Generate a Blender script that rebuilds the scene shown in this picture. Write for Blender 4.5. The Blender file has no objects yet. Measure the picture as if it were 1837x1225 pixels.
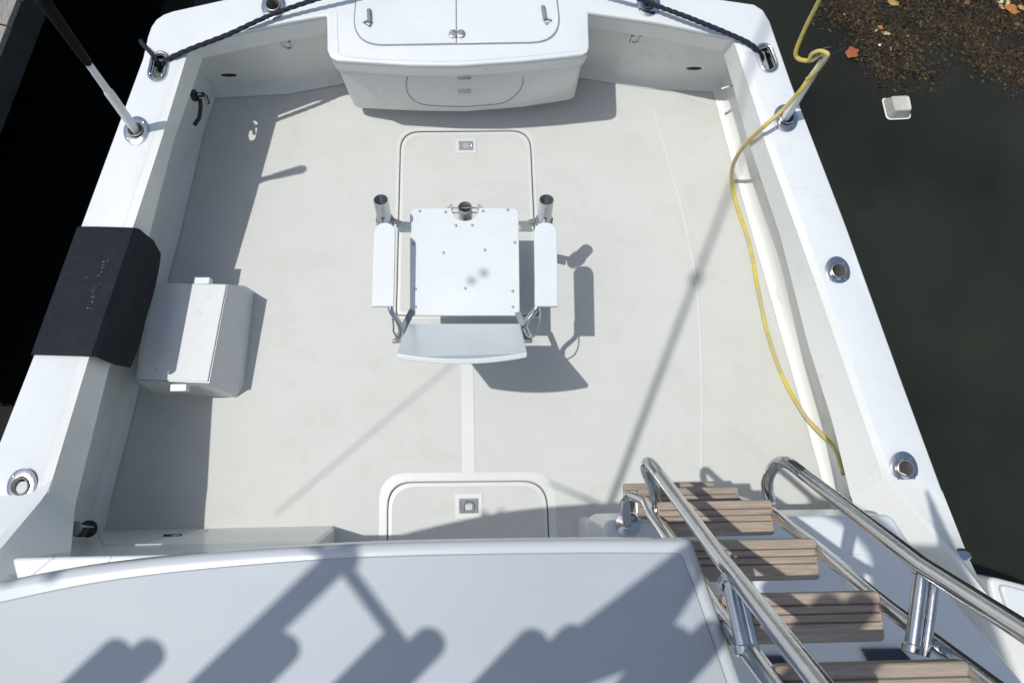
import bpy, bmesh, math, random
import numpy as np
from mathutils import Vector, Matrix

random.seed(7)
RNG = np.random.default_rng(7)
SC = bpy.context.scene

# ------------------------------------------------------------------ camera
F, PW, PH = 1330.0, 1837.0, 1225.0
CAM = np.array([0.133, 0.0, 3.9])


def _unit(v):
    return v / np.linalg.norm(v)


def _ray(x, y):
    return np.array([(x - PW / 2) / F, (y - PH / 2) / F, 1.0])


def _pose():
    down = _unit(_ray(887, 850))
    a, b = [r * (CAM[2] / r.dot(down)) for r in (_ray(836, 261), _ray(841, 880))]
    y = _unit(a - b)
    y = _unit(y - down * y.dot(down))
    up = -down
    return np.array([np.cross(y, up), y, up])


ROT = _pose()


def A(x, y, z=0.0):
    """world point at height z seen at photograph position x, y (used to survey the boat)"""
    d = ROT @ _ray(x, y)
    return Vector(CAM + d * ((z - CAM[2]) / d[2]))


def AL(pts, z=None):
    return [A(p[0], p[1], p[2] if len(p) > 2 else z) for p in pts]


cam_d = bpy.data.cameras.new('camera')
cam = bpy.data.objects.new('camera', cam_d)
SC.collection.objects.link(cam)
cam_d.sensor_fit = 'HORIZONTAL'
cam_d.sensor_width = 36.0
cam_d.lens = F / PW * 36.0
cam_d.clip_start = 0.05
cam_d.clip_end = 2000
M = Matrix(((ROT[0][0], -ROT[0][1], -ROT[0][2], CAM[0]),
            (ROT[1][0], -ROT[1][1], -ROT[1][2], CAM[1]),
            (ROT[2][0], -ROT[2][1], -ROT[2][2], CAM[2]),
            (0, 0, 0, 1)))
cam.matrix_world = M
SC.camera = cam

# ------------------------------------------------------------------ light
SUN = Vector((0.37, -0.012, -1.0))            # direction the light travels
elev = math.atan2(1.0, math.hypot(SUN.x, SUN.y))
W = bpy.data.worlds.new('World')
SC.world = W
W.use_nodes = True
wn = W.node_tree.nodes
sky = wn.new('ShaderNodeTexSky')
sky.sky_type = 'NISHITA'
sky.sun_disc = False
sky.sun_elevation = elev
sky.sun_rotation = math.atan2(-SUN.x, -SUN.y)
sky.air_density = 1.2
sky.dust_density = 2.0
W.node_tree.links.new(sky.outputs[0], wn['Background'].inputs[0])
wn['Background'].inputs[1].default_value = 0.10
sd = bpy.data.lights.new('sun', 'SUN')
sd.energy = 2.65
sd.angle = math.radians(0.53)
sd.color = (1.0, 0.98, 0.93)
so = bpy.data.objects.new('sun', sd)
SC.collection.objects.link(so)
so.rotation_euler = SUN.to_track_quat('-Z', 'Y').to_euler()
so.location = (-4, 0, 12)
vs = SC.view_settings
vs.view_transform = 'Standard'
vs.look = 'None'
vs.exposure = 0.14
vs.gamma = 1.0
vs.use_curve_mapping = False
SC.cycles.max_bounces = 10
SC.cycles.diffuse_bounces = 6
SC.cycles.caustics_reflective = False
SC.cycles.caustics_refractive = False


def shadow_to(p, z):
    """where a thing at height z must stand to throw its shadow on p"""
    p = Vector(p)
    h = z - p.z
    return Vector((p.x - SUN.x * h, p.y - SUN.y * h, z))


# ------------------------------------------------------------------ materials
def mat(name, col, rough=0.4, metal=0.0, coat=0.0, var=0.0, vscale=3.0, bump=0.0, bscale=200.0, dirt=None, dscale=6.0, dmin=.6, dmax=.8, stretch=None, spec=0.5):
    m = bpy.data.materials.new(name)
    m.use_nodes = True
    nt = m.node_tree
    n, l = nt.nodes, nt.links
    b = n['Principled BSDF']
    b.inputs['Roughness'].default_value = rough
    b.inputs['Metallic'].default_value = metal
    b.inputs['Coat Weight'].default_value = coat
    b.inputs['Coat Roughness'].default_value = 0.12
    b.inputs['Specular IOR Level'].default_value = spec
    b.inputs['Base Color'].default_value = (*col, 1)
    tc = n.new('ShaderNodeTexCoord')
    src = tc.outputs['Object']
    if stretch:
        mp = n.new('ShaderNodeMapping')
        mp.inputs['Scale'].default_value = stretch
        l.new(src, mp.inputs[0])
        src = mp.outputs[0]
    cur = None
    if var:
        t = n.new('ShaderNodeTexNoise')
        t.inputs['Scale'].default_value = vscale
        t.inputs['Detail'].default_value = 6
        t.inputs['Roughness'].default_value = .6
        l.new(src, t.inputs[0])
        r = n.new('ShaderNodeValToRGB')
        r.color_ramp.elements[0].position = .3
        r.color_ramp.elements[1].position = .7
        r.color_ramp.elements[0].color = (*[c * (1 - var) for c in col], 1)
        r.color_ramp.elements[1].color = (*[min(1, c * (1 + var)) for c in col], 1)
        l.new(t.outputs[0], r.inputs[0])
        cur = r.outputs[0]
        mr = n.new('ShaderNodeMapRange')
        mr.inputs[3].default_value = max(.02, rough * .75)
        mr.inputs[4].default_value = min(1, rough * 1.25)
        l.new(t.outputs[0], mr.inputs[0])
        l.new(mr.outputs[0], b.inputs['Roughness'])
    if dirt:
        t = n.new('ShaderNodeTexNoise')
        t.inputs['Scale'].default_value = dscale
        t.inputs['Detail'].default_value = 9
        t.inputs['Roughness'].default_value = .65
        l.new(src, t.inputs[0])
        mr = n.new('ShaderNodeMapRange')
        mr.inputs[1].default_value = dmin
        mr.inputs[2].default_value = dmax
        l.new(t.outputs[0], mr.inputs[0])
        mx = n.new('ShaderNodeMix')
        mx.data_type = 'RGBA'
        l.new(mr.outputs[0], mx.inputs[0])
        if cur:
            l.new(cur, mx.inputs[6])
        else:
            mx.inputs[6].default_value = (*col, 1)
        mx.inputs[7].default_value = (*dirt, 1)
        cur = mx.outputs[2]
    if cur:
        l.new(cur, b.inputs['Base Color'])
    if bump:
        t = n.new('ShaderNodeTexNoise')
        t.inputs['Scale'].default_value = bscale
        t.inputs['Detail'].default_value = 3
        l.new(src, t.inputs[0])
        bp = n.new('ShaderNodeBump')
        bp.inputs['Strength'].default_value = bump
        bp.inputs['Distance'].default_value = .004
        l.new(t.outputs[0], bp.inputs['Height'])
        l.new(bp.outputs[0], b.inputs['Normal'])
    return m


GEL = mat('white_gelcoat', (.69, .715, .715), .34, coat=.35, var=.025, vscale=5, dirt=(.60, .58, .53), dscale=9, dmin=.62, dmax=.9)
def wear(m, scale, stretch, lo, hi, col, amt):
    nt = m.node_tree
    n, l = nt.nodes, nt.links
    tc = n.new('ShaderNodeTexCoord')
    mp = n.new('ShaderNodeMapping')
    mp.inputs['Scale'].default_value = stretch
    mp.inputs['Rotation'].default_value = (0, 0, .5)
    l.new(tc.outputs['Object'], mp.inputs[0])
    t = n.new('ShaderNodeTexNoise')
    t.inputs['Scale'].default_value = scale
    t.inputs['Detail'].default_value = 8
    t.inputs['Roughness'].default_value = .7
    t.inputs['Distortion'].default_value = .6
    l.new(mp.outputs[0], t.inputs[0])
    mr = n.new('ShaderNodeMapRange')
    mr.inputs[1].default_value = lo
    mr.inputs[2].default_value = hi
    mr.inputs[4].default_value = amt
    l.new(t.outputs[0], mr.inputs[0])
    mx = n.new('ShaderNodeMix')
    mx.data_type = 'RGBA'
    bc = n['Principled BSDF'].inputs['Base Color']
    l.new(mr.outputs[0], mx.inputs[0])
    l.new(bc.links[0].from_socket, mx.inputs[6])
    mx.inputs[7].default_value = (*col, 1)
    l.new(mx.outputs[2], bc)


wear(GEL, 9, (.5, 4, 4), .60, .72, (.50, .49, .45), .35)
GEL_IN = mat('cream_gelcoat', (.74, .745, .715), .38, coat=.25, var=.03, vscale=4, dirt=(.50, .47, .41), dscale=7, dmin=.6, dmax=.9)
DECK = mat('nonskid_deck', (.57, .578, .55), .62, var=.03, vscale=3.2, bump=.35, bscale=330, dirt=(.52, .505, .46), dscale=4.5, dmin=.56, dmax=.85)
wear(DECK, 2.6, (1, 1.7, 1), .52, .68, (.47, .46, .42), .30)
wear(DECK, 30, (.25, 3, 1), .66, .74, (.42, .40, .36), .25)
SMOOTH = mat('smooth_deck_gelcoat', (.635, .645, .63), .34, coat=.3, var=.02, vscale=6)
FLYRIM = mat('flybridge_rim_gelcoat', (.55, .575, .59), .3, coat=.4, var=.02, vscale=6)
FLY = mat('blue_grey_nonskid', (.395, .43, .455), .5, var=.035, vscale=4, bump=.10, bscale=300, coat=.1)
STAR = mat('white_plastic_board', (.67, .705, .71), .28, coat=.2, var=.02, vscale=8)
CHROME = mat('polished_stainless', (.60, .61, .62), .16, metal=1.0, var=.08, vscale=14, bump=.08, bscale=60)
BRUSHED = mat('brushed_aluminium', (.54, .56, .575), .34, metal=.85, var=.12, vscale=20)
DULL = mat('dull_grey_metal', (.30, .31, .33), .45, metal=.6, var=.15, vscale=20)
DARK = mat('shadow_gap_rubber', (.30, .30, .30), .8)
BLACKR = mat('black_plastic', (.018, .02, .022), .45, var=.3, vscale=30)
PAD = mat('black_vinyl_pad', (.011, .014, .021), .62, var=.3, vscale=9, bump=.7, bscale=24, spec=.14, dirt=(.02, .022, .026), dscale=14, dmin=.5, dmax=.8)
LETTER = mat('worn_grey_print', (.17, .172, .175), .7, dirt=(.014, .016, .02), dscale=70, dmin=.40, dmax=.52, spec=.15)
ROPE = mat('dark_blue_rope', (.028, .034, .048), .9, spec=.15, var=.35, vscale=90, bump=.8, bscale=150)
TEAK = mat('weathered_teak', (.385, .312, .245), .75, var=.22, vscale=16, bump=.4, bscale=60, stretch=(.6, 9, 9), dirt=(.25, .20, .16), dscale=6, dmin=.55, dmax=.75)
_nt = TEAK.node_tree
_oi = _nt.nodes.new('ShaderNodeObjectInfo')
_mr = _nt.nodes.new('ShaderNodeMapRange')
_mr.inputs[3].default_value = .78
_mr.inputs[4].default_value = 1.16
_hs = _nt.nodes.new('ShaderNodeHueSaturation')
_bc = _nt.nodes['Principled BSDF'].inputs['Base Color']
_nt.links.new(_oi.outputs['Random'], _mr.inputs[0])
_nt.links.new(_mr.outputs[0], _hs.inputs['Value'])
_nt.links.new(_bc.links[0].from_socket, _hs.inputs['Color'])
_nt.links.new(_hs.outputs[0], _bc)
GASKET = mat('grey_gasket', (.36, .37, .36), .7)
GROOVE = mat('dark_teak_groove', (.15, .115, .09), .9)
YEL = mat('yellow_hose_vinyl', (.62, .49, .075), .4, coat=.2, var=.2, vscale=14, dirt=(.45, .40, .24), dscale=6, dmin=.45, dmax=.65)
POLE = mat('white_pole_enamel', (.80, .80, .78), .35, coat=.3, var=.08, vscale=14)
FOAM = mat('black_foam_grip', (.012, .013, .013), .9, spec=.1, var=.3, vscale=60, bump=.6, bscale=140)
DOCKW = mat('weathered_dock_timber', (.30, .28, .255), .9, var=.25, vscale=9, bump=.8, bscale=40, stretch=(9, 1, 9), dirt=(.16, .15, .14), dscale=8, dmin=.5, dmax=.7)
DOCKD = mat('wet_timber_and_gap_blocker', (.030, .038, .042), .7, var=.4, vscale=9)
BOXM = mat('white_box_plastic', (.68, .69, .69), .55, var=.04, vscale=14, dirt=(.42, .39, .32), dscale=22, dmin=.60, dmax=.85, spec=.3)
TUB = mat('cloudy_tub_plastic', (.55, .53, .47), .25, var=.12, vscale=30, coat=.3)
TUBC = mat('clear_tub_wall', (.34, .35, .30), .2, var=.2, vscale=60, coat=.5)
TINT = mat('tinted_acrylic', (.012, .016, .028), .06, coat=.8)
LEAFS = [mat('leaf_' + k, c, .7, var=.35, vscale=60) for k, c in (
    ('rust', (.30, .085, .03)), ('tan', (.42, .25, .09)), ('cream', (.55, .47, .26)), ('orange', (.42, .17, .045)), ('brown', (.16, .08, .03)))]
FLOAT = mat('white_scrap', (.7, .7, .66), .5)
CUPM = mat('rod_cup_liner', (.30, .29, .28), .35, metal=.5, var=.2, vscale=40)


def water_mat():
    m = bpy.data.materials.new('harbour_water')
    m.use_nodes = True
    nt = m.node_tree
    n, l = nt.nodes, nt.links
    n.clear()
    out = n.new('ShaderNodeOutputMaterial')
    tc = n.new('ShaderNodeTexCoord')
    sep = n.new('ShaderNodeSeparateXYZ')
    l.new(tc.outputs['Object'], sep.inputs[0])
    no = n.new('ShaderNodeTexNoise')
    no.inputs['Scale'].default_value = .9
    no.inputs['Detail'].default_value = 5
    l.new(tc.outputs['Object'], no.inputs[0])
    mr = n.new('ShaderNodeMapRange')          # sky reflection painted into the colour: paler on one side, dark on the other
    mr.inputs[1].default_value = -1.5
    mr.inputs[2].default_value = 3.0
    l.new(sep.outputs[0], mr.inputs[0])
    ml = n.new('ShaderNodeMath')
    ml.operation = 'MULTIPLY'
    l.new(mr.outputs[0], ml.inputs[0])
    l.new(no.outputs[0], ml.inputs[1])
    cr = n.new('ShaderNodeValToRGB')
    cr.color_ramp.elements[0].color = (.003, .004, .0042, 1)
    cr.color_ramp.elements[1].color = (.044, .048, .038, 1)
    cr.color_ramp.elements[1].position = .62
    l.new(ml.outputs[0], cr.inputs[0])
    df = n.new('ShaderNodeBsdfDiffuse')
    l.new(cr.outputs[0], df.inputs[0])
    tr = n.new('ShaderNodeBsdfTransparent')
    tr.inputs[0].default_value = (.62, .66, .52, 1)
    m1 = n.new('ShaderNodeMixShader')
    mo = n.new('ShaderNodeMapRange')
    mo.inputs[1].default_value = .5
    mo.inputs[2].default_value = 2.0
    mo.inputs[3].default_value = 1.0
    mo.inputs[4].default_value = .5
    l.new(sep.outputs[0], mo.inputs[0])
    l.new(mo.outputs[0], m1.inputs[0])
    l.new(tr.outputs[0], m1.inputs[1])
    l.new(df.outputs[0], m1.inputs[2])
    wv = n.new('ShaderNodeTexNoise')
    wv.inputs['Scale'].default_value = 5
    wv.inputs['Detail'].default_value = 4
    l.new(tc.outputs['Object'], wv.inputs[0])
    bp = n.new('ShaderNodeBump')
    bp.inputs['Strength'].default_value = .05
    bp.inputs['Distance'].default_value = .05
    l.new(wv.outputs[0], bp.inputs['Height'])
    gl = n.new('ShaderNodeBsdfGlossy')
    gl.inputs['Roughness'].default_value = .04
    l.new(bp.outputs[0], gl.inputs['Normal'])
    fr = n.new('ShaderNodeFresnel')
    fr.inputs[0].default_value = 1.33
    l.new(bp.outputs[0], fr.inputs['Normal'])
    m2 = n.new('ShaderNodeMixShader')
    l.new(fr.outputs[0], m2.inputs[0])
    l.new(m1.outputs[0], m2.inputs[1])
    l.new(gl.outputs[0], m2.inputs[2])
    l.new(m2.outputs[0], out.inputs[0])
    return m


def weed_mat():
    m = mat('brown_seaweed', (.06, .035, .012), .8)
    nt = m.node_tree
    g = nt.nodes.new('ShaderNodeNewGeometry')
    r = nt.nodes.new('ShaderNodeValToRGB')
    r.color_ramp.elements[0].color = (.012, .008, .003, 1)
    r.color_ramp.elements[1].color = (.105, .07, .022, 1)
    e = r.color_ramp.elements.new(.6)
    e.color = (.032, .018, .007, 1)
    nt.links.new(g.outputs['Random Per Island'], r.inputs[0])
    nt.links.new(r.outputs[0], nt.nodes['Principled BSDF'].inputs['Base Color'])
    return m


# ------------------------------------------------------------------ mesh helpers
def link(name, me, material, parent=None, smooth=True, angle=35):
    o = bpy.data.objects.new(name, me)
    SC.collection.objects.link(o)
    if material:
        me.materials.append(material)
    if smooth:
        me.polygons.foreach_set('use_smooth', [True] * len(me.polygons))
        me.set_sharp_from_angle(angle=math.radians(angle))
    if parent:
        o.parent = parent
        o.matrix_parent_inverse = parent.matrix_world.inverted()
    return o


def from_bm(name, bm, material, parent=None, smooth=True, angle=35, flip=True):
    if flip:
        bmesh.ops.recalc_face_normals(bm, faces=bm.faces)
    me = bpy.data.meshes.new(name)
    bm.to_mesh(me)
    bm.free()
    return link(name, me, material, parent, smooth, angle)


def tag(o, label=None, cat=None, group=None, kind=None):
    if label:
        o['label'] = label
    if cat:
        o['category'] = cat
    if group:
        o['group'] = group
    if kind:
        o['kind'] = kind
    return o


def empty(name, loc):
    o = bpy.data.objects.new(name, None)
    SC.collection.objects.link(o)
    o.location = loc
    o.empty_display_size = .1
    bpy.context.view_layer.update()
    return o


def resample(pts, n):
    pts = [Vector(p) for p in pts]
    d = [0]
    for a, b in zip(pts, pts[1:]):
        d.append(d[-1] + (b - a).length)
    res = []
    for i in range(n):
        t = d[-1] * i / (n - 1)
        k = 0
        while k < len(d) - 2 and d[k + 1] < t:
            k += 1
        f = (t - d[k]) / max(1e-9, d[k + 1] - d[k])
        res.append(pts[k].lerp(pts[k + 1], min(1, max(0, f))))
    return res


def spline(pts, per=8):
    pts = [Vector(p) for p in pts]
    P = [pts[0] * 2 - pts[1]] + pts + [pts[-1] * 2 - pts[-2]]
    out = []
    for i in range(1, len(P) - 2):
        p0, p1, p2, p3 = P[i - 1:i + 3]
        for k in range(per):
            t = k / per
            out.append(.5 * ((2 * p1) + (p2 - p0) * t + (2 * p0 - 5 * p1 + 4 * p2 - p3) * t * t + (3 * p1 - p0 - 3 * p2 + p3) * t ** 3))
    out.append(pts[-1])
    return out


def rounded(pts, rad, seg=5, closed=True):
    """fillet the corners of a polygon of Vectors; rad number or list"""
    n = len(pts)
    pts = [Vector(p) for p in pts]
    out = []
    for i, p in enumerate(pts):
        r = rad[i] if isinstance(rad, (list, tuple)) else rad
        if r <= 0 or (not closed and i in (0, n - 1)):
            out.append(p)
            continue
        a, b = pts[i - 1] - p, pts[(i + 1) % n] - p
        la, lb = a.length, b.length
        a.normalize()
        b.normalize()
        t = min(r, la * .48, lb * .48)
        p1, p2 = p + a * t, p + b * t
        for k in range(seg + 1):
            f = k / seg
            out.append(p1 * (1 - f) ** 2 + p * (2 * f * (1 - f)) + p2 * f * f)
    return out


def prism_bm(top, depth, bm=None, vec=None):
    bm = bm or bmesh.new()
    v = vec or Vector((0, 0, -depth))
    t = [bm.verts.new(p) for p in top]
    b = [bm.verts.new(Vector(p) + v) for p in top]
    n = len(t)
    bm.faces.new(t)
    bm.faces.new(list(reversed(b)))
    for i in range(n):
        bm.faces.new((t[i], b[i], b[(i + 1) % n], t[(i + 1) % n]))
    return bm


def bevel_mod(o, w, seg=3, ang=40):
    m = o.modifiers.new('bevel', 'BEVEL')
    m.width = w
    m.segments = seg
    m.limit_method = 'ANGLE'
    m.angle_limit = math.radians(ang)
    m.harden_normals = False
    return o


def prism(name, top, depth, material, parent=None, bevel=0, seg=3, vec=None, smooth=True):
    o = from_bm(name, prism_bm(top, depth, vec=vec), material, parent, smooth)
    if bevel:
        bevel_mod(o, bevel, seg)
    return o


def bake(o, cutters=()):
    """apply modifiers and boolean cuts, so that the object is plain mesh"""
    for c in cutters:
        m = o.modifiers.new('cut', 'BOOLEAN')
        m.object = c
        m.operation = 'DIFFERENCE'
        m.solver = 'EXACT'
    bpy.context.view_layer.update()
    dg = bpy.context.evaluated_depsgraph_get()
    me = bpy.data.meshes.new_from_object(o.evaluated_get(dg))
    o.modifiers.clear()
    o.data = me
    for c in cutters:
        bpy.data.objects.remove(c)
    me.polygons.foreach_set('use_smooth', [True] * len(me.polygons))
    me.set_sharp_from_angle(angle=math.radians(35))
    return o


def loft(name, lines, material, parent=None, smooth=True, closed=False, thick=0, angle=35):
    """sheet through polylines that share a point count"""
    bm = bmesh.new()
    rows = [[bm.verts.new(p) for p in ln] for ln in lines]
    for a, b in zip(rows, rows[1:]):
        n = len(a)
        for i in range(n if closed else n - 1):
            j = (i + 1) % n
            bm.faces.new((a[i], a[j], b[j], b[i]))
    o = from_bm(name, bm, material, parent, smooth, angle)
    if thick:
        s = o.modifiers.new('solid', 'SOLIDIFY')
        s.thickness = thick
        s.offset = 0
    return o


def tube_bm(pts, r, seg=10, bm=None, cap=True, flat=1.0):
    bm = bm or bmesh.new()
    pts = [Vector(p) for p in pts]
    n = len(pts)
    rr = r if isinstance(r, (list, tuple)) else [r] * n
    t0 = (pts[1] - pts[0]).normalized()
    ref = Vector((0, 0, 1)) if abs(t0.z) < .9 else Vector((1, 0, 0))
    u = t0.cross(ref).normalized()
    rings = []
    for i in range(n):
        t = (pts[min(i + 1, n - 1)] - pts[max(i - 1, 0)]).normalized()
        u = (u - t * u.dot(t)).normalized()
        w = t.cross(u)
        rings.append([bm.verts.new(pts[i] + (u * math.cos(a) + w * math.sin(a) * flat) * rr[i])
                      for a in [2 * math.pi * k / seg for k in range(seg)]])
    for a, b in zip(rings, rings[1:]):
        for i in range(seg):
            j = (i + 1) % seg
            bm.faces.new((a[i], a[j], b[j], b[i]))
    if cap:
        bm.faces.new(list(reversed(rings[0])))
        bm.faces.new(rings[-1])
    return bm


def tube(name, pts, r, material, parent=None, seg=10, cap=True, flat=1.0):
    return from_bm(name, tube_bm(pts, r, seg, None, cap, flat), material, parent)


def frame(axis, side=None):
    z = Vector(axis).normalized()
    x = Vector(side) if side else (Vector((1, 0, 0)) if abs(z.x) < .9 else Vector((0, 1, 0)))
    x = (x - z * x.dot(z)).normalized()
    y = z.cross(x)
    return Matrix((x, y, z)).transposed()


def lathe_bm(prof, center, axis=(0, 0, 1), seg=24, bm=None, sx=1.0, sy=1.0, side=None):
    """prof: (radius, height) list"""
    bm = bm or bmesh.new()
    R = frame(axis, side)
    c = Vector(center)
    rings = []
    for r, h in prof:
        if r < 1e-6:
            rings.append([bm.verts.new(c + R @ Vector((0, 0, h)))])
        else:
            rings.append([bm.verts.new(c + R @ Vector((r * sx * math.cos(2 * math.pi * k / seg), r * sy * math.sin(2 * math.pi * k / seg), h))) for k in range(seg)])
    for a, b in zip(rings, rings[1:]):
        for i in range(seg):
            j = (i + 1) % seg
            if len(a) == 1 and len(b) > 1:
                bm.faces.new((a[0], b[i], b[j]))
            elif len(b) == 1 and len(a) > 1:
                bm.faces.new((a[i], a[j], b[0]))
            elif len(a) > 1:
                bm.faces.new((a[i], a[j], b[j], b[i]))
    return bm


def lathe(name, prof, center, material, parent=None, **k):
    return from_bm(name, lathe_bm(prof, center, **k), material, parent)


def box_bm(c, sx, sy, sz, rot=None, bm=None):
    bm = bm or bmesh.new()
    c = Vector(c)
    R = rot or Matrix.Identity(3)
    v = [bm.verts.new(c + R @ Vector((x * sx / 2, y * sy / 2, z * sz / 2))) for x in (-1, 1) for y in (-1, 1) for z in (-1, 1)]
    for f in ((0, 1, 3, 2), (4, 6, 7, 5), (0, 4, 5, 1), (2, 3, 7, 6), (0, 2, 6, 4), (1, 5, 7, 3)):
        bm.faces.new([v[i] for i in f])
    return bm


def box(name, c, sx, sy, sz, material, parent=None, rot=None, bevel=.003, seg=2):
    o = from_bm(name, box_bm(c, sx, sy, sz, rot), material, parent)
    if bevel:
        bevel_mod(o, bevel, seg)
    return o


UP = Vector((0, 0, 1))
ZC = .65                                      # height of the covering boards above the cockpit sole


def sheer(y):
    """height of the covering boards: level round the stern, rising towards the cabin"""
    return .65 + .20 * min(1.6, max(0.0, .95 - y)) ** 1.15


def S(x, y, d=0.0):
    z = .65 + d
    for _ in range(8):
        z = sheer(A(x, y, z).y) + d
    return A(x, y, z)


def SL(pts, d=0.0):
    return [S(p[0], p[1], d) for p in pts]


def dense(pts, step=22.0):
    out = []
    for a, b in zip(pts, pts[1:] + pts[:1]):
        n = max(1, int(math.hypot(b[0] - a[0], b[1] - a[1]) / step))
        out += [(a[0] + (b[0] - a[0]) * k / n, a[1] + (b[1] - a[1]) * k / n) for k in range(n)]
    return out


ZW = -.45                                     # water level

# ------------------------------------------------------------------ water, ground
wm = bmesh.new()
for x, y in ((-150, -150), (150, -150), (150, 150), (-150, 150)):
    wm.verts.new((x, y, ZW))
wm.faces.new(wm.verts)
tag(from_bm('water', wm, water_mat(), smooth=False), kind='structure')
wm = bmesh.new()
for x, y in ((-150, -150), (150, -150), (150, 150), (-150, 150)):
    wm.verts.new((x, y, ZW - 1.6))
wm.faces.new(wm.verts)
tag(from_bm('seabed', wm, mat('harbour_mud', (.035, .034, .024), .95, var=.4, vscale=1.5), smooth=False), kind='structure')

# ------------------------------------------------------------------ the boat
BOAT = tag(empty('sport_fishing_boat', (0, 0, ZW)),
           'white fibreglass fishing boat, its open stern cockpit and gunwales filling the picture', 'boat')

# covering board: one U of moulded deck edge, with the top of the transom box
outer = [(-46, 905), (0, 790), (60, 637), (145, 405), (256, 105), (261, 83), (265, 65), (271, 48), (280, 35), (293, 26), (310, 20), (400, 0), (620, -33), (835, -45), (1060, -34), (1240, -6), (1298, 0), (1353, 8), (1369, 18), (1381, 38),
         (1420, 150), (1518, 405), (1615, 675), (1700, 905)]
inner = [(1596, 850), (1563, 760), (1474, 505), (1382, 250), (1375, 217), (1324, 72), (1304, 66), (1180, 41), (1055, 23)]
boxrim = [(1057, 84), (1055, 93), (1044, 99), (937, 110), (821, 118), (731, 117), (605, 109), (592, 103), (587, 90)]
inner2 = [(586, 28), (516, 40), (416, 60), (330, 91), (273, 259), (223, 410), (145, 640), (73, 874)]
bm = prism_bm(SL(dense(outer + inner + boxrim + inner2)), .035)
bm.normal_update()
bmesh.ops.triangulate(bm, faces=[f for f in bm.faces if len(f.verts) > 4])
board = from_bm('covering_board', bm, GEL, BOAT)
bevel_mod(board, .008, 3)


def stadium(c, dirv, half, r, z_off, seg=10):
    d = Vector(dirv).normalized()
    p = Vector((-d.y, d.x, 0))
    c = Vector(c) + UP * z_off
    out = []
    for s in (1, -1):
        for k in range(seg + 1):
            a = -math.pi / 2 + math.pi * k / seg
            out.append(c + d * (s * half) + (d * math.cos(a) + p * math.sin(a)) * (r * s))
    return out


HAWSE = [((285, 120), A(291, 93, ZC) - A(279, 146, ZC)), ((1375, 105), A(1366, 80, ZC) - A(1384, 130, ZC))]
RODS = [((245, 235), 0), ((40, 872), 1), ((1409, 213), 0), ((1502, 487), 1), ((1621, 840), 1), ((491, 12), 1), ((1163, 7), 1)]
cut = []
for p, d in HAWSE:
    cut.append(from_bm('cutter', prism_bm(stadium(S(*p), d, .034, .027, .05), .2), None))
for p, _ in RODS:
    cut.append(from_bm('cutter', lathe_bm([(0, .1), (.034, .1), (.034, -.2), (0, -.2)], S(*p)), None))
bake(board, cut)


def oval_ring_bm(o1, o2, o3, h):
    """chamfered ring from outlines o1 (outer, low) o2 (crest) o3 (inner, low)"""
    bm = bmesh.new()
    rows = [[bm.verts.new(p) for p in o] for o in (o1, o2, o3)]
    n = len(o1)
    for a, b in zip(rows, rows[1:]):
        for i in range(n):
            j = (i + 1) % n
            bm.faces.new((a[i], a[j], b[j], b[i]))
    return bm


for p, d in HAWSE:
    c = S(*p)
    bm = bmesh.new()
    prof = [(.046, .001), (.045, .007), (.038, .011), (.031, .008), (.0268, -.002), (.0266, -.034)]
    rows = [[bm.verts.new(q) for q in stadium(c, d, .034, r, h)] for r, h in prof]
    n = len(rows[0])
    for a, b in zip(rows, rows[1:]):
        for i in range(n):
            bm.faces.new((a[i], a[(i + 1) % n], b[(i + 1) % n], b[i]))
    hp = from_bm('hawse_pipe', bm, CHROME, BOAT)
    dn = Vector(d).normalized()
    pn = Vector((-dn.y, dn.x, 0))
    for s in (1, -1):
        for q in (1, -1):
            from_bm('screw', lathe_bm([(0, .0145), (.004, .013), (.005, .009)], c + dn * (s * .045) + pn * (q * .028), seg=8), CHROME, hp)
for p, empty_cup in RODS:
    c = S(*p)
    tilt = Vector((-.12 if c.x < 0 else .12, .22, 1))
    fl = lathe('rod_holder', [(.058, .001), (.057, .006), (.046, .010), (.033, .010), (.031, .004)], c, CHROME, BOAT, seg=36, sx=1.0, sy=1.22)
    lathe('cup', [(.036, .008), (.036, .019), (.0315, .021), (.029, .016), (.0285, -.19), (0, -.19)], c, CUPM, fl, seg=28)
    for k in range(4):
        a = math.pi / 4 + k * math.pi / 2
        lathe('screw', [(0, .014), (.005, .0125), (.0062, .009)], c + Vector((math.cos(a) * .046, math.sin(a) * .056, 0)), CHROME, fl, seg=8)

# lips under the board edge, recess, walls and fillets
lip_l = SL([(364.0, 105.0), (358.2, 121.3), (352.4, 137.7), (346.6, 154.0), (335.1, 186.7), (323.5, 219.3), (312.0, 252.0), (298.0, 306.3), (284.0, 360.7), (270.0, 415.0), (245.7, 495.0), (221.3, 575.0), (197.0, 655.0), (176.3, 738.3), (155.7, 821.7), (135, 905)], -.15)
lip_al = AL([(584, 61), (470, 82), (364, 105)], .5)
lip_ar = AL([(1297, 94), (1200, 73), (1055, 50)], .5)
lip_r = SL([(1526.0, 890.0), (1515.3, 846.3), (1504.7, 802.7), (1494.0, 759.0), (1479.0, 711.3), (1464.0, 663.7), (1449.0, 616.0), (1432.7, 552.0), (1416.3, 488.0), (1400.0, 424.0), (1379.3, 362.7), (1358.7, 301.3), (1338.0, 240.0), (1330.7, 212.7), (1323.3, 185.3), (1316.0, 158.0), (1309.7, 136.7), (1303.3, 115.3), (1297, 94)], -.15)
def low(pts, d=.022):
    return [p - UP * d for p in pts]


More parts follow.
